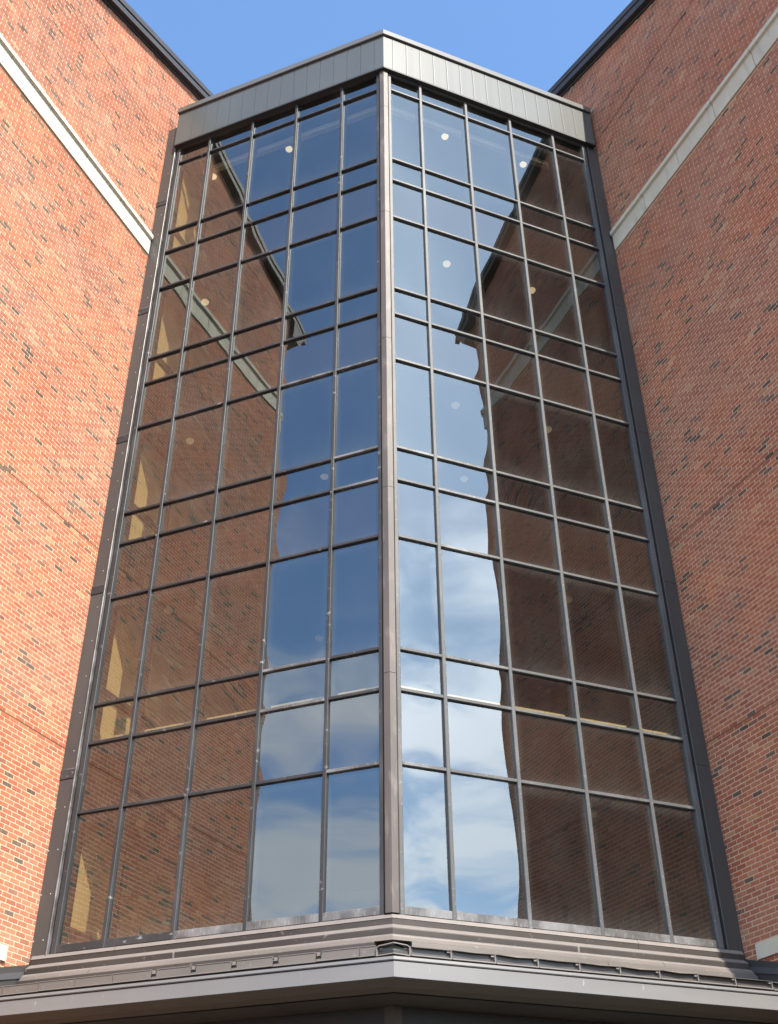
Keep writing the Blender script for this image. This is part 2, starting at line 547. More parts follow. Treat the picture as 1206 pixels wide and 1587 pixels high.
    nb = len(V)
    me = bpy.data.meshes.new('brick_field')
    verts = (V.reshape(-1, 3)*S - PBASE[wing.name])
    quads = (np.arange(nb)[:, None, None]*8 + FQ[None]).reshape(-1, 4)
    me.vertices.add(nb*8); me.vertices.foreach_set('co', verts.ravel())
    me.loops.add(quads.size); me.loops.foreach_set('vertex_index', quads.ravel())
    me.polygons.add(len(quads)); me.polygons.foreach_set('loop_start', np.arange(0, quads.size, 4))
    me.update(calc_edges=True)
    at = me.attributes.new('bcol', 'FLOAT_COLOR', 'FACE')
    fc = np.ones((len(quads), 4)); fc[:, :3] = np.repeat(C_, 5, axis=0)
    at.data.foreach_set('color', fc.ravel())
    me.shade_flat()
    me.materials.append(MAT['brick'])
    bo = bpy.data.objects.new('brick_field', me)
    col.objects.link(bo); bo.parent = wall; bo['kind'] = 'stuff'
    # single bricks: shared meshes in a set of colours
    variants = []
    nv = 40
    L_, H_ = BL-MJ, BH-MJ
    ex, ey = nors[sd], dirs[sd]
    for k in range(nv):
        mm = bpy.data.meshes.new('brick')
        pr = PR + random.uniform(-0.0012, 0.0012)
        q = [(ex*x + ey*y + UP*z)*S for y in (0.02, -pr) for x, z in ((-L_/2, -H_/2), (L_/2, -H_/2), (L_/2, H_/2), (-L_/2, H_/2))]
        mm.from_pydata([tuple(x) for x in q], [], [tuple(int(t) for t in f) for f in FQ])
        a_ = mm.attributes.new('bcol', 'FLOAT_COLOR', 'FACE')
        cc = brick_colour(rng)
        a_.data.foreach_set('color', np.tile([*cc, 1.0], 5))
        mm.materials.append(MAT['brick'])
        variants.append(mm)
    for i in sorted(big):
        a, b, z0, z1 = recs[i]
        o = bpy.data.objects.new('brick', variants[random.randrange(nv)])
        o.location = P(sd, off, (a+b)/2, (z0+z1)/2)*S - PBASE[wing.name]
        o.scale = (1, 1, 1)
        col.objects.link(o); o.parent = wall

    # cast stone band in two courses, stone by stone, wrapping the near corner
    edges = [0.0]
    x = 0.08
    while x < WALL_LEN:
        edges.append(x); x += 1.36
    edges.append(WALL_LEN+0.02)
    for a, b in zip(edges[:-1], edges[1:]):
        if b-a < 0.1:
            continue
        e = 0.008
        m = MB()
        # recessed joint beside the stone, then the stone itself: lower course and drip course in one
        prof = [(0.05, BAND0), (-0.045, BAND0), (-0.045, 21.285), (-0.075, 21.305), (-0.105, 21.315), (-0.105, 21.44), (-0.05, 21.50), (0.05, 21.50)]
        A = [P(sd, off+p, a+e, z) for p, z in prof]; B = [P(sd, off+p, b-e, z) for p, z in prof]
        k = len(prof)
        m.add(A+B, [tuple(range(k)), tuple(range(k, 2*k))[::-1]] + [(i, (i+1) % k, k+(i+1) % k, k+i) for i in range(k)])
        m.build('band_stone', 'stone', wing)
    for a, b in ((0.0, 1.6), (1.6, 3.2), (3.2, RET)):
        m = MB()
        e = 0.006
        prof = [(-0.05, BAND0), (0.045, BAND0), (0.045, 21.285), (0.075, 21.305), (0.105, 21.315), (0.105, 21.44), (0.05, 21.50), (-0.05, 21.50)]
        A = [P(sd, off+a+e - (0.04 if a == 0 else 0), WALL_LEN+p+0.025, z) for p, z in prof]; B = [P(sd, off+b-e, WALL_LEN+p+0.025, z) for p, z in prof]
        k = len(prof)
        m.add(A+B, [tuple(range(k)), tuple(range(k, 2*k))[::-1]] + [(i, (i+1) % k, k+(i+1) % k, k+i) for i in range(k)])
        m.build('band_stone', 'stone', wing)
    # stone sill course just above the lower roof
    x = 0.37 if sd == 'R' else 0.65
    while x < WALL_LEN:
        b = min(x+1.36, WALL_LEN)
        m = MB()
        m.hexa([P(sd, off+0.05, x+.006, 4.135), P(sd, off-0.045, x+.006, 4.135), P(sd, off-0.045, b-.006, 4.135), P(sd, off+0.05, b-.006, 4.135),
                P(sd, off+0.05, x+.006, 4.365), P(sd, off-0.035, x+.006, 4.365), P(sd, off-0.035, b-.006, 4.365), P(sd, off+0.05, b-.006, 4.365)])
        m.build('sill_stone', 'stone', wing)
        x = b
    # movement joints
    for j in JOINTS:
        m = MB()
        d0 = 0.0 if j < 25.2 else -3.9
        m.hexa([P(sd, off-0.003, d0, j-0.008), P(sd, off+0.02, d0, j-0.008), P(sd, off+0.02, WALL_LEN, j-0.008), P(sd, off-0.003, WALL_LEN, j-0.008),
                P(sd, off-0.003, d0, j+0.008), P(sd, off+0.02, d0, j+0.008), P(sd, off+0.02, WALL_LEN, j+0.008), P(sd, off-0.003, WALL_LEN, j+0.008)])
        m.build('movement_joint', 'sealant', wing)
    # raking roof edge: fascia board in two steps, soffit, roof slab
    D0, D1 = -4.0, 8.32
    def rake(name, prof, matk, d0=D0, d1=D1):
        m = MB()
        A = [P(sd, off+p, d0, zrake(d0)+z) for p, z in prof]; B = [P(sd, off+p, d1, zrake(d1)+z) for p, z in prof]
        k = len(prof)
        m.add(A+B, [tuple(range(k)), tuple(range(k, 2*k))[::-1]] + [(i, (i+1) % k, k+(i+1) % k, k+i) for i in range(k)])
        return m.build(name, matk, wing)
    rake('rake_cap', [(-0.22, -0.20), (-0.22, 0.0), (-0.05, 0.03), (-0.05, -0.20)], 'rake')
    rake('rake_fascia', [(-0.19, -0.43), (-0.19, -0.212), (-0.06, -0.212), (-0.06, -0.43)], 'rake')
    rake('rake_soffit', [(-0.188, -0.44), (-0.188, -0.432), (-0.002, -0.40), (-0.002, -0.44)], 'gap_shade', D0, 7.43)  # near-black colour stands in for shade under the overhang
    rake('rake_bed_moulding', [(-0.045, -0.50), (-0.06, -0.442), (-0.003, -0.442), (-0.012, -0.50)], 'gap_shade', D0, 7.43)
    rake('roof', [(-0.04, -0.22), (-0.04, 0.02), (RET+1, 0.02), (RET+1, -0.22)], 'roof')
    # boxed eave return at the near end
    m = MB()
    ring = [(7.44, zrake(7.44)-0.42), (7.44, 24.42), (7.85, 24.40), (8.30, zrake(8.3)-0.30), (8.30, zrake(8.3)-0.2)]
    A = [P(sd, off-0.185, d, z) for d, z in ring]; B = [P(sd, off+RET, d, z) for d, z in ring]
    k = len(ring)
    m.add(A+B, [tuple(range(k)), tuple(range(k, 2*k))[::-1]] + [(i, (i+1) % k, k+(i+1) % k, k+i) for i in range(k)])
    m.build('eave_box', 'rake', wing)
    # stepped flashing where the wall meets the lower roof
    m = MB()
    zf = lambda d: 4.215-0.25*d
    m.hexa([P(sd, off-0.03, 0.03, zf(0)-0.36), P(sd, off+0.02, 0.03, zf(0)-0.36), P(sd, off+0.02, 1.24, zf(1.24)-0.32), P(sd, off-0.03, 1.24, zf(1.24)-0.32),
            P(sd, off-0.03, 0.03, zf(0)), P(sd, off+0.02, 0.03, zf(0)), P(sd, off+0.02, 1.24, zf(1.24)), P(sd, off-0.03, 1.24, zf(1.24))])
    m.build('wall_flashing', 'dark_metal', wing)
    m = MB()
    m.hexa([P(sd, off-0.05, 0.03, zf(0)-0.20), P(sd, off-0.031, 0.03, zf(0)-0.20), P(sd, off-0.031, 1.24, zf(1.24)-0.18), P(sd, off-0.05, 1.24, zf(1.24)-0.18),
            P(sd, off-0.036, 0.03, zf(0)-0.10), P(sd, off-0.031, 0.03, zf(0)-0.10), P(sd, off-0.031, 1.24, zf(1.24)-0.09), P(sd, off-0.036, 1.24, zf(1.24)-0.09)])
    m.build('flashing_lip', 'rake', wing)
    return wing
for sd in 'LR':
    make_wing(sd)

# ------------------------------------------------------------------ glass tower
tower = thing('glass_tower', 'tall faceted glass tower with dark metal grid in the corner between two brick wings', 'tower', P('L', 0, 0, 3.8))
MW, TW = 0.068, 0.056              # mullion and transom face widths
def ulimits(sd):
    return 0.20, COLS[sd][-1]
ROWS = Z + [ZHEAD]
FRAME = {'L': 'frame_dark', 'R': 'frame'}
KIND = ['L', 'M', 'S']*4 + ['L', 'T']

for sd in 'LR':
    cs = [0.135] + COLS[sd]
    # mullions
    for j, u in enumerate(cs):
        w = MW
        if j == 0:
            w = 0.075
        if j == len(cs)-1:
            w = 0.10
        m = MB()
        zs = [4.33] + [7.474+3.8*k for k in range(5)] + [ZHEAD]
        m.capbox(sd, u-w/2, u+w/2, -0.02, 0.062, 4.335, ZHEAD, 0.007)
        m.box(sd, u-w/2+0.008, u+w/2-0.008, -0.235, -0.0205, 4.335, ZHEAD, 1)
        m.build('mullion', [FRAME[sd], 'gap_shade'], tower)
    # transoms between the mullions
    for j in range(5):
        ua = cs[j] + (0.0375 if j == 0 else MW/2)
        ub = cs[j+1] - (0.05 if j == 4 else MW/2)
        for r, z in enumerate(ROWS):
            h = TW
            za, zb = z-h/2, z+h/2
            if r == 0:
                za, zb = 4.34, 4.465
            if r == len(ROWS)-1:
                za, zb = ZHEAD-0.07, ZHEAD-0.005
            m = MB()
            m.capbox(sd, ua+0.0015, ub-0.0015, -0.02, 0.056, za, zb, 0.006, 'u')
            m.box(sd, ua+0.0015, ub-0.0015, -0.07, -0.0205, za+0.012, zb-0.012, 1)
            m.build('transom', ['sill_frame' if ((r == 0 and (sd == 'R' or j < 3)) or (j in (0, 1) and r < 8 and random.random() < 0.6)) else FRAME[sd], 'gap_shade'], tower)
        # panes
        for r in range(len(ROWS)-1):
            za = ROWS[r] + (0.068 if r == 0 else TW/2); zb = ROWS[r+1] - (0.07 if r == len(ROWS)-2 else TW/2)
            w, h = ub-ua, zb-za
            N = 10
            kind = KIND[r]
            A = random.choice((-1, 1, -1))*random.uniform(0.0014, 0.0042)*(0.8 if kind in 'ST' else 1.0)
            if kind == 'M':
                A *= 0.8
            tx, tz = random.gauss(0, 0.0030), random.gauss(0, 0.0028)
            ph, amp = random.uniform(0, 6.28), random.uniform(0.0, 0.0005)
            vs_, fs = [], []
            for b in range(N+1):
                for a in range(N+1):
                    x, y = 2*a/N-1, 2*b/N-1
                    bow = A*(1-abs(x)**2.4)*(1-abs(y)**2.4) + amp*math.sin(3.0*y+ph)*(1-x*x)
                    tilt = (tx*x*w/2 + tz*y*h/2)
                    vs_.append(P(sd, ua+w*a/N, 0.004+bow+tilt, za+h*b/N))
            for b in range(N):
                for a in range(N):
                    i = b*(N+1)+a
                    fs.append((i, i+1, i+N+2, i+N+1))
            m = MB()
            if sd == 'L':
                fs = [f[::-1] for f in fs]          # faces look outwards
            m.add(vs_, fs, 0)
            # inner lite and edge spacer
            o1, o0 = -0.022, 0.0
            c4 = [(ua, za), (ub, za), (ub, zb), (ua, zb)]
            wind = [(0, 1, 2, 3) if sd == 'R' else (3, 2, 1, 0)]
            m.add([P(sd, a, o1, b) for a, b in c4], wind, 3 if kind == 'M' else 1)
            e = 0.012
            for (a0, a1, b0, b1) in ((ua, ub, za, za+e), (ua, ub, zb-e, zb), (ua, ua+e, za+e, zb-e), (ub-e, ub, za+e, zb-e)):
                m.box(sd, a0, a1, o1+0.002, -0.004, b0, b1, 2)
            o = m.build('spandrel_pane' if kind == 'M' else 'glass_pane', ['glass', 'clear', 'gap_shade', 'spandrel_back'], tower, smooth=True, recalc=False)
            # grime gathers along the edges of each pane
            at = o.data.attributes.new('edge', 'FLOAT', 'POINT')
            ev = np.zeros(len(o.data.vertices))
            ig = np.arange((N+1)*(N+1))
            gx, gy = np.abs(2*(ig % (N+1))/N-1), 2*(ig//(N+1))/N-1
            ev[:len(ig)] = np.clip(np.maximum(gx**14, np.where(gy < 0, np.abs(gy)**7*1.25, np.abs(gy)**14)) + 0.5*(gx**5)*(np.abs(gy)**5), 0, 1)
            at.data.foreach_set('value', ev)

# corner post, in the lengths the photograph shows
pz = [4.34, 8.161, 11.921, 15.65, 19.489, 23.30, ZHEAD-0.002]
pzj = 0.004
for a, b in zip(pz[:-1], pz[1:]):
    m = MB()
    w = 0.084
    o = 0.100
    ring = [P('L', w, -0.10, 0), P('L', w, o-0.02, 0), P('L', w-0.02, o, 0), P('L', -o*TAN, o, 0), P('R', w-0.02, o, 0), P('R', w, o-0.02, 0), P('R', w, -0.10, 0)]
    lo = [p + UP*(a+pzj) for p in ring]; hi = [p + UP*(b-pzj) for p in ring]
    k = len(ring)
    m.add(lo+hi, [tuple(range(k))[::-1], tuple(range(k, 2*k))] + [(i, (i+1) % k, k+(i+1) % k, k+i) for i in range(k)])
    m.build('corner_post', 'post', tower)

# jamb panels against the brick
for sd in 'LR':
    u0, u1 = COLS[sd][-1]+0.052, OUT[sd]-0.002
    zs = [4.22, 7.474, 11.26, 15.05, 18.90, 22.75, 25.75 if sd == 'L' else 24.78]
    for k, (a, b) in enumerate(zip(zs[:-1], zs[1:])):
        m = MB()
        m.capbox(sd, u0+0.075, u1, -0.1, 0.050, a+0.004, b-0.004, 0.004)
        jp = m.build('jamb_panel', 'dark_metal' if sd == 'L' else 'dark_metal', tower)
        if sd == 'L' and k < 5:
            m = MB()
            m.capbox(sd, u0+0.079, u1-0.003, 0.0503, 0.064, b-0.17, b+0.0, 0.004, 'u')
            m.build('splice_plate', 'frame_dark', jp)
            m = MB()
            m.box(sd, u0+0.078, u1-0.002, 0.0503, 0.067, b+0.0005, b+0.016)
            m.build('splice_bead', 'sill_frame', jp)
        if sd == 'L':
            zz = a+0.35
            while zz < b-0.3:
                for du in ([0.11] if k else [0.11, 0.30]):
                    rv = MB()
                    cu = u0+0.075+du
                    ringA = [P(sd, cu+0.011*math.cos(t), 0.0502, zz+0.011*math.sin(t)) for t in [i*math.pi/3 for i in range(6)]]
                    ringB = [P(sd, cu+0.006*math.cos(t), 0.058, zz+0.006*math.sin(t)) for t in [i*math.pi/3 for i in range(6)]]
                    rv.add(ringA+ringB, [(6, 7, 8, 9, 10, 11)] + [(i, (i+1) % 6, 6+(i+1) % 6, 6+i) for i in range(6)])
                    rv.build('rivet', 'rivet', jp)
                zz += 0.74
    # raised bead and recessed channel beside the glass
    m = MB()
    m.capbox(sd, u0+0.045, u0+0.073, -0.06, 0.085, 4.26, ZHEAD-0.01, 0.006)
    m.build('jamb_bead', 'sill_frame' if sd == 'L' else 'dark_metal', tower)
    m = MB()
    m.box(sd, u0, u0+0.044, -0.1, 0.005, 4.34, ZHEAD-0.01)
    m.build('jamb_channel', 'gap_shade' if sd == 'L' else 'dark_metal', tower)

# fascia at the top: one panel at a time
FO, FZ0, FZ1 = 0.17, 24.76, 26.10
for sd in 'LR':
    uend = {'L': 5.95, 'R': 6.03}[sd]
    e = [-FO*TAN, 0.187]
    while e[-1]+0.377 < uend-0.12:
        e.append(e[-1]+0.377)
    e.append(uend)
    for i, (a, b) in enumerate(zip(e[:-1], e[1:])):
        gp = 0.0035
        m = MB()
        a2 = a + (0 if i == 0 else gp); b2 = b-gp
        dr = random.uniform(-0.003, 0.003)
        # slightly dished pan with folded edges
        us = [a2, a2+0.02, (a2+b2)/2, b2-0.02, b2]
        os_ = [FO-0.0008, FO+0.0004, FO+dr*0.15, FO+0.0004, FO-0.0008]
        if i == 0:
            us = [-(FO+0.0)*TAN, 0.05, 0.09, b2-0.02, b2]; os_ = [FO, FO, FO, FO+0.0004, FO-0.0008]
        front = [[P(sd, u, o, z) for u, o in zip(us, os_)] for z in (FZ0+0.012, FZ1)]
        m.add(front[0]+front[1], [(k, k+1, k+6, k+5) for k in range(4)])
        back0 = [P(sd, a2, 0.06, FZ0+0.012), P(sd, b2, 0.06, FZ0+0.012), P(sd, b2, 0.06, FZ1), P(sd, a2, 0.06, FZ1)]
        m.add([front[0][0], front[0][4], front[1][4], front[1][0]] + back0, [(0, 1, 5, 4), (1, 2, 6, 5), (2, 3, 7, 6), (3, 0, 4, 7)])
        m.build('fascia_panel', 'panel', tower)
    m = MB()
    loft(m, sd, [(-0.3, 26.36), (FO+0.055, 26.31), (FO+0.06, 26.125), (FO+0.045, 26.115), (FO-0.05, 26.115)], uend+0.012)
    m.add([P(sd, uend+0.012, o, z) for o, z in [(-0.3, 26.36), (FO+0.055, 26.31), (FO+0.06, 26.125), (-0.3, 26.115)]], [(0, 1, 2, 3)])
    m.build('fascia_cap', 'cap', tower)
    m = MB()
    loft(m, sd, [(FO+0.008, FZ0+0.03), (FO+0.008, FZ0-0.02), (-0.02, FZ0-0.02)], uend+0.004)
    m.build('fascia_soffit', 'gap_shade', tower)  # soffit shade put into the colour, hence the black
    m = MB()
    loft(m, sd, [(0.055, FZ0+0.03), (0.055, 26.2), (-0.25, 26.2), (-0.25, FZ0-0.01), (0.02, FZ0-0.01)], uend-0.01)
    m.add([P(sd, uend-0.01, o, z) for o, z in [(FO, FZ0), (FO, 26.2), (-0.25, 26.2), (-0.25, FZ0)]], [(0, 1, 2, 3)])
    m.build('fascia_backing', 'dark_metal', tower)

# floors, ceiling and inner walls
DEP = 5.0
def inner_ring(ins, dep):
    return [P('L', OUT['L']-0.05, -ins, 0), P('L', ins*TAN, -ins, 0), P('R', OUT['R']-0.05, -ins, 0), P('R', OUT['R']-0.05, -dep, 0), P('L', OUT['L']-0.05, -dep, 0)]
def slab(name, ins, z0, z1, mats):
    m = MB()
    r = inner_ring(ins, DEP)
    lo = [p+UP*z0 for p in r]; hi = [p+UP*z1 for p in r]
    m.add(lo+hi, [(4, 3, 2, 1, 0)], 1)
    m.add(lo+hi, [(5, 6, 7, 8, 9)], 0)
    m.add(lo+hi, [(i, (i+1) % 5, 5+(i+1) % 5, 5+i) for i in range(5)], 2)
    return m.build(name, mats+['spandrel_back'], tower)
slab('floor_slab', 0.26, 3.25, 3.5, ['carpet', 'ceiling'])
for k in range(4):
    slab('floor_slab', 0.26, Z[3*k+1]+0.02, Z[3*k+2]-0.02, ['carpet', 'ceiling'])
slab('roof_slab', 0.26, 24.35, 25.9, ['roof', 'ceiling'])
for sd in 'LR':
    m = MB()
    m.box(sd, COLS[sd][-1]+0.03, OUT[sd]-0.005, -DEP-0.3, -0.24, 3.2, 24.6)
    m.build('side_wall', 'wall_paint' if sd == 'L' else 'inner_dim', tower)  # right wall gets the darkened colour as painted shade
    for k in range(5):
        zf = 3.58 if k == 0 else Z[3*k-1]-0.02
        m = MB()
        m.box(sd, COLS[sd][-1]-0.01, COLS[sd][-1]+0.029, -3.4, -0.3, zf+1.07, zf+1.25)
        m.build('chair_rail', 'rail', tower)
    # strip of bulkhead above the top-floor glazing
    m = MB()
    loft(m, sd, [(-0.50, 24.34), (-0.50, 24.16), (-0.62, 24.16), (-0.62, 24.34)], OUT[sd]-0.9)
    m.build('bulkhead', 'bulkhead', tower)
    # low radiator casing along the second floor glazing
    for j in range(5):
        ua, ub = ([0.2]+COLS[sd])[j]+0.06, ([0.2]+COLS[sd])[j+1]-0.06
        m = MB()
        m.box(sd, ua, ub, -0.42, -0.27, Z[2]+0.15, Z[2]+0.23)
        m.build('radiator_casing', 'wall_paint', tower)
m = MB()
b0, b1 = P('L', OUT['L']+0.3, -DEP, 0), P('R', OUT['R']+0.3, -DEP, 0)
off = np.array([0, 0.15, 0])
m.hexa([b0+UP*3.2, b1+UP*3.2, b1+off+UP*3.2, b0+off+UP*3.2, b0+UP*24.6, b1+UP*24.6, b1+off+UP*24.6, b0+off+UP*24.6])
m.build('back_wall', 'inner_dim', tower)
# square column standing inside the prow
for k in range(5):
    za = 3.5 if k == 0 else Z[3*k-1]-0.019
    zb = Z[3*k+1]+0.019 if k < 4 else 24.35
    m = MB()
    ring = [P('L', 0.235, -0.30, 0), P('L', 0.30*TAN, -0.30, 0), P('R', 0.235, -0.30, 0), P('R', 0.235, -0.52, 0), P('L', 0.235, -0.52, 0)]
    m.add([p+UP*za for p in ring]+[p+UP*zb for p in ring], [(4, 3, 2, 1, 0), (5, 6, 7, 8, 9)] + [(i, (i+1) % 5, 5+(i+1) % 5, 5+i) for i in range(5)])
    m.build('inner_column', 'wall_paint', tower)

# ------------------------------------------------------------------ ceiling lights
FL = {4: ('top floor', 24.35), 3: ('fourth floor of glazing', Z[10]+0.02), 2: ('third floor of glazing', Z[7]+0.02), 1: ('second floor of glazing', Z[4]+0.02), 0: ('lowest floor of glazing', Z[1]+0.02)}
def ceiling_light(sd, u, dep, k, label):
    zc_ = FL[k][1]
    t = thing('ceiling_light', label, 'ceiling light', P(sd, u, -dep, zc_), 'round ceiling lights inside the tower')
    c = P(sd, u, -dep, zc_)
    R = 0.094
    m = MB()
    n = 14
    ra = [c + np.array([0.078*math.cos(i*2*math.pi/n), 0.078*math.sin(i*2*math.pi/n), 0.0]) for i in range(n)]
    rb = [p - UP*0.035 for p in ra]
    m.add(ra+rb, [tuple(range(n)), tuple(range(n, 2*n))] + [(i, (i+1) % n, n+(i+1) % n, n+i) for i in range(n)])
    m.build('base_plate', 'white', t)
    m = MB()
    rings = 6
    vs_, fs = [], []
    for a in range(rings):
        th = math.pi*0.5*a/(rings-0.4)
        rr, zz = R*math.cos(th), -0.036-0.085*math.sin(th)
        vs_ += [c + np.array([rr*math.cos(i*2*math.pi/n), rr*math.sin(i*2*math.pi/n), zz]) for i in range(n)]
    for a in range(rings-1):
        fs += [(a*n+i, a*n+(i+1) % n, (a+1)*n+(i+1) % n, (a+1)*n+i) for i in range(n)]
    fs.append(tuple(range((rings-1)*n, rings*n)))
    fs.append(tuple(range(n))[::-1])
    m.add(vs_, fs)
    m.build('globe', 'lamp%d' % k, t, smooth=True)
LIGHTS = [('L', 5.27, .80, 4, 'round ceiling light behind the outermost left panes on the top floor'),
          ('L', 3.01, .80, 4, 'round ceiling light on the top floor, third pane left of the corner post'),
          ('R', 2.05, .80, 4, 'round ceiling light on the top floor, second pane right of the corner post'),
          ('R', 4.34, .80, 4, 'round ceiling light on the top floor beside the reflected roof edge at right'),
          ('L', 5.01, .75, 3, 'round ceiling light at far left, one floor below the top, by the reflected stone band'),
          ('R', 1.87, .76, 3, 'round ceiling light right of the corner post, one floor below the top'),
          ('R', 4.11, .75, 3, 'round ceiling light against dark reflected brick at right, one floor below the top'),
          ('L', 4.98, .77, 2, 'round ceiling light among reflected brick at left on the middle floor'),
          ('R', 1.90, .78, 2, 'round ceiling light in reflected blue sky at right on the middle floor'),
          ('R', 4.11, .76, 2, 'round ceiling light against dark reflected brick at right on the middle floor'),
          ('L', 2.82, 3.11, 2, 'faint round ceiling light deep inside the middle floor, left of the corner post'),
          ('R', 3.22, 3.07, 2, 'faint round ceiling light deep inside the middle floor, right of the corner post'),
          ('L', 2.75, 2.96, 1, 'faint round ceiling light deep inside, left of the corner post, one floor above the lowest'),
          ('R', 4.11, .75, 1, 'round ceiling light against dark reflected brick at right, one floor above the lowest'),
          ('L', 5.00, .75, 1, 'round ceiling light among reflected brick at left, one floor above the lowest'),
          ('L', 5.03, .76, 0, 'round ceiling light among reflected brick at left on the lowest glazed floor'),
          ('R', 4.11, .76, 0, 'round ceiling light against dark reflected brick at right on the lowest glazed floor')]
for a in LIGHTS:
    ceiling_light(*a)

# ------------------------------------------------------------------ lower roof
eave = thing('lower_roof', 'low metal roof with stepped sill trim and gutter at the foot of the glass tower', 'roof', P('L', 0, 1.2, 3.1))
for sd in 'LR':
    uo = OUT[sd]-0.06
    # stepped trim, course by course
    courses = [
        [(-0.02, 4.336), (0.075, 4.328), (0.105, 4.268), (0.098, 4.262), (0.088, 4.187), (-0.02, 4.187)],
        [(-0.02, 4.184), (0.092, 4.184), (0.19, 4.112), (0.196, 4.098), (0.186, 4.026), (-0.02, 4.026)],
        [(-0.02, 4.023), (0.19, 4.023), (0.245, 3.992), (0.249, 3.978), (0.305, 3.914), (-0.02, 3.914)],
        [(-0.02, 3.911), (0.308, 3.911), (0.335, 3.900), (0.335, 3.822), (-0.02, 3.822)]]
    tones = [[1, 1, 0, 0, 0], [1, 1, 0, 0, 0], [1, 1, 1, 2, 0], [1, 1, 2 if sd == 'R' else 0, 0]]  # light metal on treads, dark on risers, mid tone on lower faces
    lens = [2.9, 3.05, 2.7, 3.2]
    for ci, prof in enumerate(courses):
        u = None
        edges = []
        x = 0.62 if ci == 3 else None
        xs = [] 
        start = {0: 4.1, 1: 2.95, 2: 4.4, 3: 0.15}[ci] + (0.55 if sd == 'L' and ci < 3 else 0)
        while start < uo-0.3:
            xs.append(start); start += lens[ci]
        if ci == 3:
            segs = list(zip(xs, xs[1:]+[uo]))
        else:
            segs = list(zip([None]+xs, xs+[uo]))
        for (a, b) in segs:
            m = MB()
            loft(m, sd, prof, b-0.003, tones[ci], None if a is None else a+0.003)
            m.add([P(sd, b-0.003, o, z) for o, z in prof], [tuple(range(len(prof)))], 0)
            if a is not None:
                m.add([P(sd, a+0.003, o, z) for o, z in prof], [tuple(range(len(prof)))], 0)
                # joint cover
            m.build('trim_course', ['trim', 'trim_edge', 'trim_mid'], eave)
        if ci == 1:
            for a in xs:
                m = MB()
                pr2 = [(o+0.004, z) for o, z in prof[1:-1]]
                loft(m, sd, pr2, a+0.018, None, a-0.018)
                m.build('joint_cover', 'trim_edge', eave)
    # roof deck
    m = MB()
    loft(m, sd, [(-0.02, 3.81), (0.34, 3.80), (1.19, 3.575), (1.19, 3.545), (0.34, 3.76), (-0.02, 3.76)], uo+0.02)
    m.build('roof_deck', 'roof', eave)
    # fascia with a drip edge above and a turned-under bottom
    m = MB()
    loft(m, sd, [(1.18, 3.475), (1.275, 3.455), (1.283, 3.418), (1.272, 3.405)], OUT[sd]-0.04)
    m.build('drip_edge', 'fascia', eave)
    m = MB()
    loft(m, sd, [(1.20, 3.398), (1.262, 3.396), (1.268, 3.205), (1.258, 3.198)], OUT[sd]-0.04)
    m.build('fascia_board', 'fascia', eave)
    m = MB()
    loft(m, sd, [(1.262, 3.197), (1.05, 3.135), (0.98, 3.145), (0.80, 3.118)], OUT[sd]-0.04)
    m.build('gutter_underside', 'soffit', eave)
    m = MB()
    loft(m, sd, [(1.165, 3.53), (1.165, 3.19)], OUT[sd]-0.04)
    m.build('fascia_backing', 'gap_shade', eave)
    m = MB()
    loft(m, sd, [(1.16, 3.56), (1.20, 3.545), (1.205, 3.46), (1.16, 3.455)], OUT[sd]-0.04)
    m.build('gutter_back', 'gap_shade', eave)
    # soffit boards
    x = 0.0
    sz = 3.105
    edges = [None, 1.45, 2.75, 4.05, 5.35, OUT[sd]-0.04]
    for a, b in zip(edges[:-1], edges[1:]):
        m = MB()
        if a is None:
            m.add([P(sd, -0.798*TAN, 0.798, sz), P(sd, b-.006, 0.798, sz), P(sd, b-.006, 0.02, sz), P(sd, -0.02*TAN, 0.02, sz)], [(0, 1, 2, 3)])
        else:
            m.add([P(sd, a+.006, 0.798, sz), P(sd, b-.006, 0.798, sz), P(sd, b-.006, 0.02, sz), P(sd, a+.006, 0.02, sz)], [(0, 1, 2, 3)])
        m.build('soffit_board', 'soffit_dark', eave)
    m = MB()
    loft(m, sd, [(0.9, 3.16), (-0.05, 3.16)], OUT[sd]-0.04)
    m.build('soffit_backing', 'gap_shade', eave)
    # roof edge strip: short lengths clipped along the eave
    if sd == 'L':
        u = -0.028-0.64
        L1 = 0.64
        k = 0
        while u < OUT[sd]-0.1:
            m = MB()
            gp = 0.022 if k % 1 == 0 else 0.0
            dz = random.uniform(-0.004, 0.004); do = random.uniform(-0.004, 0.004)
            a, b = max(u, -0.255)+0.006, min(u+L1, OUT[sd]-0.05)-0.006
            cut = 0.08 if (1 <= k <= 5) else 0.0
            # notched plate: the outer end has its upper corner cut away around the clip
            z0, z1 = 3.500+dz, 3.612+dz
            ring = [(a, z0), (b, z0), (b, z0+0.025 if cut else z1), (b-cut, z0+0.025 if cut else z1), (b-cut, z1), (a, z1)]
            A = [P(sd, x, 1.215+do, z) for x, z in ring]; B = [P(sd, x, 1.232+do, z) for x, z in ring]
            m.add(A+B, [tuple(range(6)), tuple(range(6, 12))[::-1]] + [(i, (i+1) % 6, 6+(i+1) % 6, 6+i) for i in range(6)], 0)
            m.box(sd, a, b, 1.217+do, 1.250+do, z0-0.010, z0-0.0005, 1)
            m.box(sd, a, b-cut, 1.19+do, 1.240+do, z1+0.0005, z1+0.008, 1)
            gs = m.build('edge_strip', ['trim_mid', 'trim_edge'], eave)
            if cut:
                m = MB()
                m.box(sd, b-0.050, b-0.012, 1.20, 1.236, z0+0.062, z1-0.004)
                m.build('clip', 'trim_edge', gs)
            u += L1; k += 1
    else:
        u = -0.337
        k = 0
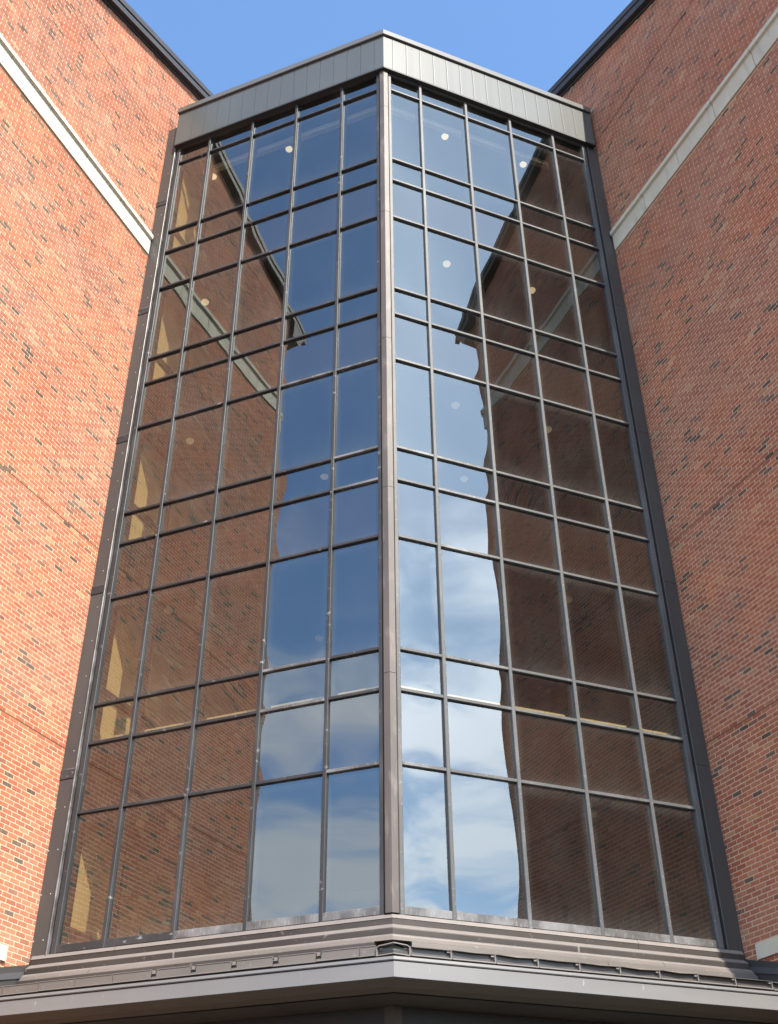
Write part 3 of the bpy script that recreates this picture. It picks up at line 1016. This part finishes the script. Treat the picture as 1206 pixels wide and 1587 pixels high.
        while u < OUT[sd]-0.1:
            L1 = 0.655
            m = MB()
            dz = random.uniform(-0.004, 0.004)
            a, b = max(u, -0.275)+0.005, min(u+L1, OUT[sd]-0.05)-0.005
            z0, z1 = 3.485+dz, 3.605+dz
            # open channel: back, bottom lip, end stop, drooping top flap
            m.box(sd, a, b, 1.195, 1.205, z0, z1, 2)
            m.box(sd, a, b, 1.2055, 1.262, z0-0.002, z0+0.012, 1)
            m.box(sd, b-0.012, b, 1.2055, 1.255, z0+0.0125, z1-0.01, 1)
            t0, t1 = random.uniform(0.0, 0.012), random.uniform(0.012, 0.04)
            m.add([P(sd, a, 1.19, z1+0.012), P(sd, b, 1.19, z1+0.012), P(sd, b, 1.262, z1-t0), P(sd, (a+b)/2, 1.268, z1-t1*0.5), P(sd, a+0.05, 1.262, z1-t0),
                   P(sd, a, 1.19, z1+0.004), P(sd, b, 1.19, z1+0.004), P(sd, b, 1.260, z1-t0-0.006), P(sd, (a+b)/2, 1.266, z1-t1*0.5-0.006), P(sd, a+0.05, 1.260, z1-t0-0.006)],
                  [(0, 1, 2, 3, 4), (9, 8, 7, 6, 5), (2, 7, 8, 3), (3, 8, 9, 4), (0, 4, 9, 5), (1, 6, 7, 2)], 0)
            gs = m.build('edge_channel', ['trim_mid', 'trim_edge', 'dark_metal'], eave)
            m = MB()
            m.box(sd, b-0.06, b-0.02, 1.2055, 1.245, z1-0.04, z1-0.008)
            m.build('clip', 'trim_edge', gs)
            u += L1; k += 1
# open hood at the prow where the strips meet
m = MB()
zb, zt = 3.49, 3.605
us = [0.35, 0.30, -1.235*TAN, 0.33, 0.355]
front = []
for sdx, u, z in (('L', -0.265, 3.585), ('L', -0.31, 3.612), ('L', -1.25*TAN, 3.634), ('R', -0.32, 3.616), ('R', -0.28, 3.59)):
    front.append((sdx, u, z))
topo = [P(s_, u, 1.25, z) for s_, u, z in front]
topi = [P(s_, u, 1.12, z+0.02) for s_, u, z in front]
topo2 = [p-UP*0.012 for p in topo]; topi2 = [p-UP*0.012 for p in topi]
for i in range(4):
    m.hexa([topi2[i], topi2[i+1], topo2[i+1], topo2[i], topi[i], topi[i+1], topo[i+1], topo[i]], 0)
bot = [P('L', -0.265, 1.25, zb), P('L', -1.25*TAN, 1.25, zb+0.012), P('R', -0.28, 1.25, zb)]
boti = [P('L', -0.265, 1.13, zb), P('L', -1.13*TAN, 1.13, zb+0.012), P('R', -0.28, 1.13, zb)]
for i in range(2):
    m.hexa([boti[i]-UP*.012, boti[i+1]-UP*.012, bot[i+1]-UP*.012, bot[i]-UP*.012, boti[i], boti[i+1], bot[i+1], bot[i]], 0)
for s_, u in (('L', -0.265), ('R', -0.28)):
    m.box(s_, u-0.012, u, 1.13, 1.25, zb, 3.585, 0)
for s_ in 'LR':
    ue = -0.28 if s_ == 'L' else -0.295
    m.add([P(s_, -1.135*TAN, 1.135, zb), P(s_, ue, 1.135, zb), P(s_, ue, 1.135, 3.585), P(s_, -1.135*TAN, 1.135, 3.63)], [(0, 1, 2, 3)], 1)
m.build('corner_hood', ['trim_edge', 'moss'], eave)

# ------------------------------------------------------------------ glazed ground floor under the eave
shop = thing('ground_floor_glazing', 'dark glazed ground floor front in the shade under the eave', 'storefront', P('L', 0, 0, GROUND))
for sd in 'LR':
    uo = OUT[sd]-0.05
    ms = [0.16, 1.6, 3.05, 4.5, uo-0.06]
    m = MB()
    m.box(sd, 0.0, uo, -0.10, 0.04, 2.86, 3.10)
    m.build('head_frame', 'gap_shade', shop)  # shade under the eave put into the frame colour
    m = MB()
    m.box(sd, 0.05, uo, -0.10, 0.04, GROUND, GROUND+0.25)
    m.build('base_frame', 'dark_metal', shop)
    for u in ms:
        m = MB()
        m.capbox(sd, u-0.055, u+0.055, -0.09, 0.06, GROUND+0.251, 2.859, 0.008)
        m.build('mullion', 'gap_shade', shop)  # blackened for eave shade like the head frame
    for a, b in zip(ms[:-1], ms[1:]):
        for z0, z1 in ((GROUND+0.252, 0.9), (0.98, 2.858)):
            m = MB()
            m.box(sd, a+0.056, b-0.056, -0.03, -0.005, z0, z1)
            m.build('pane', 'glass', shop)
        m = MB()
        m.box(sd, a+0.056, b-0.056, -0.06, 0.03, 0.901, 0.979)
        m.build('transom', 'dark_metal', shop)
m = MB()
ring = [P('L', 0.10, -0.1, 0), P('L', 0.10, 0.075, 0), P('L', -0.075*TAN, 0.075, 0), P('R', 0.10, 0.075, 0), P('R', 0.10, -0.1, 0)]
m.add([p+UP*GROUND for p in ring]+[p+UP*3.10 for p in ring], [(4, 3, 2, 1, 0), (5, 6, 7, 8, 9)] + [(i, (i+1) % 5, 5+(i+1) % 5, 5+i) for i in range(5)])
m.build('corner_post', 'soffit_dark', shop)
m = MB()
b0, b1 = P('L', OUT['L']-0.05, -4, 0), P('R', OUT['R']-0.05, -4, 0)
m.hexa([b0+UP*GROUND, b1+UP*GROUND, b1+off+UP*GROUND, b0+off+UP*GROUND, b0+UP*3.1, b1+UP*3.1, b1+off+UP*3.1, b0+off+UP*3.1])
m.build('back_wall', 'inner_dim', shop)
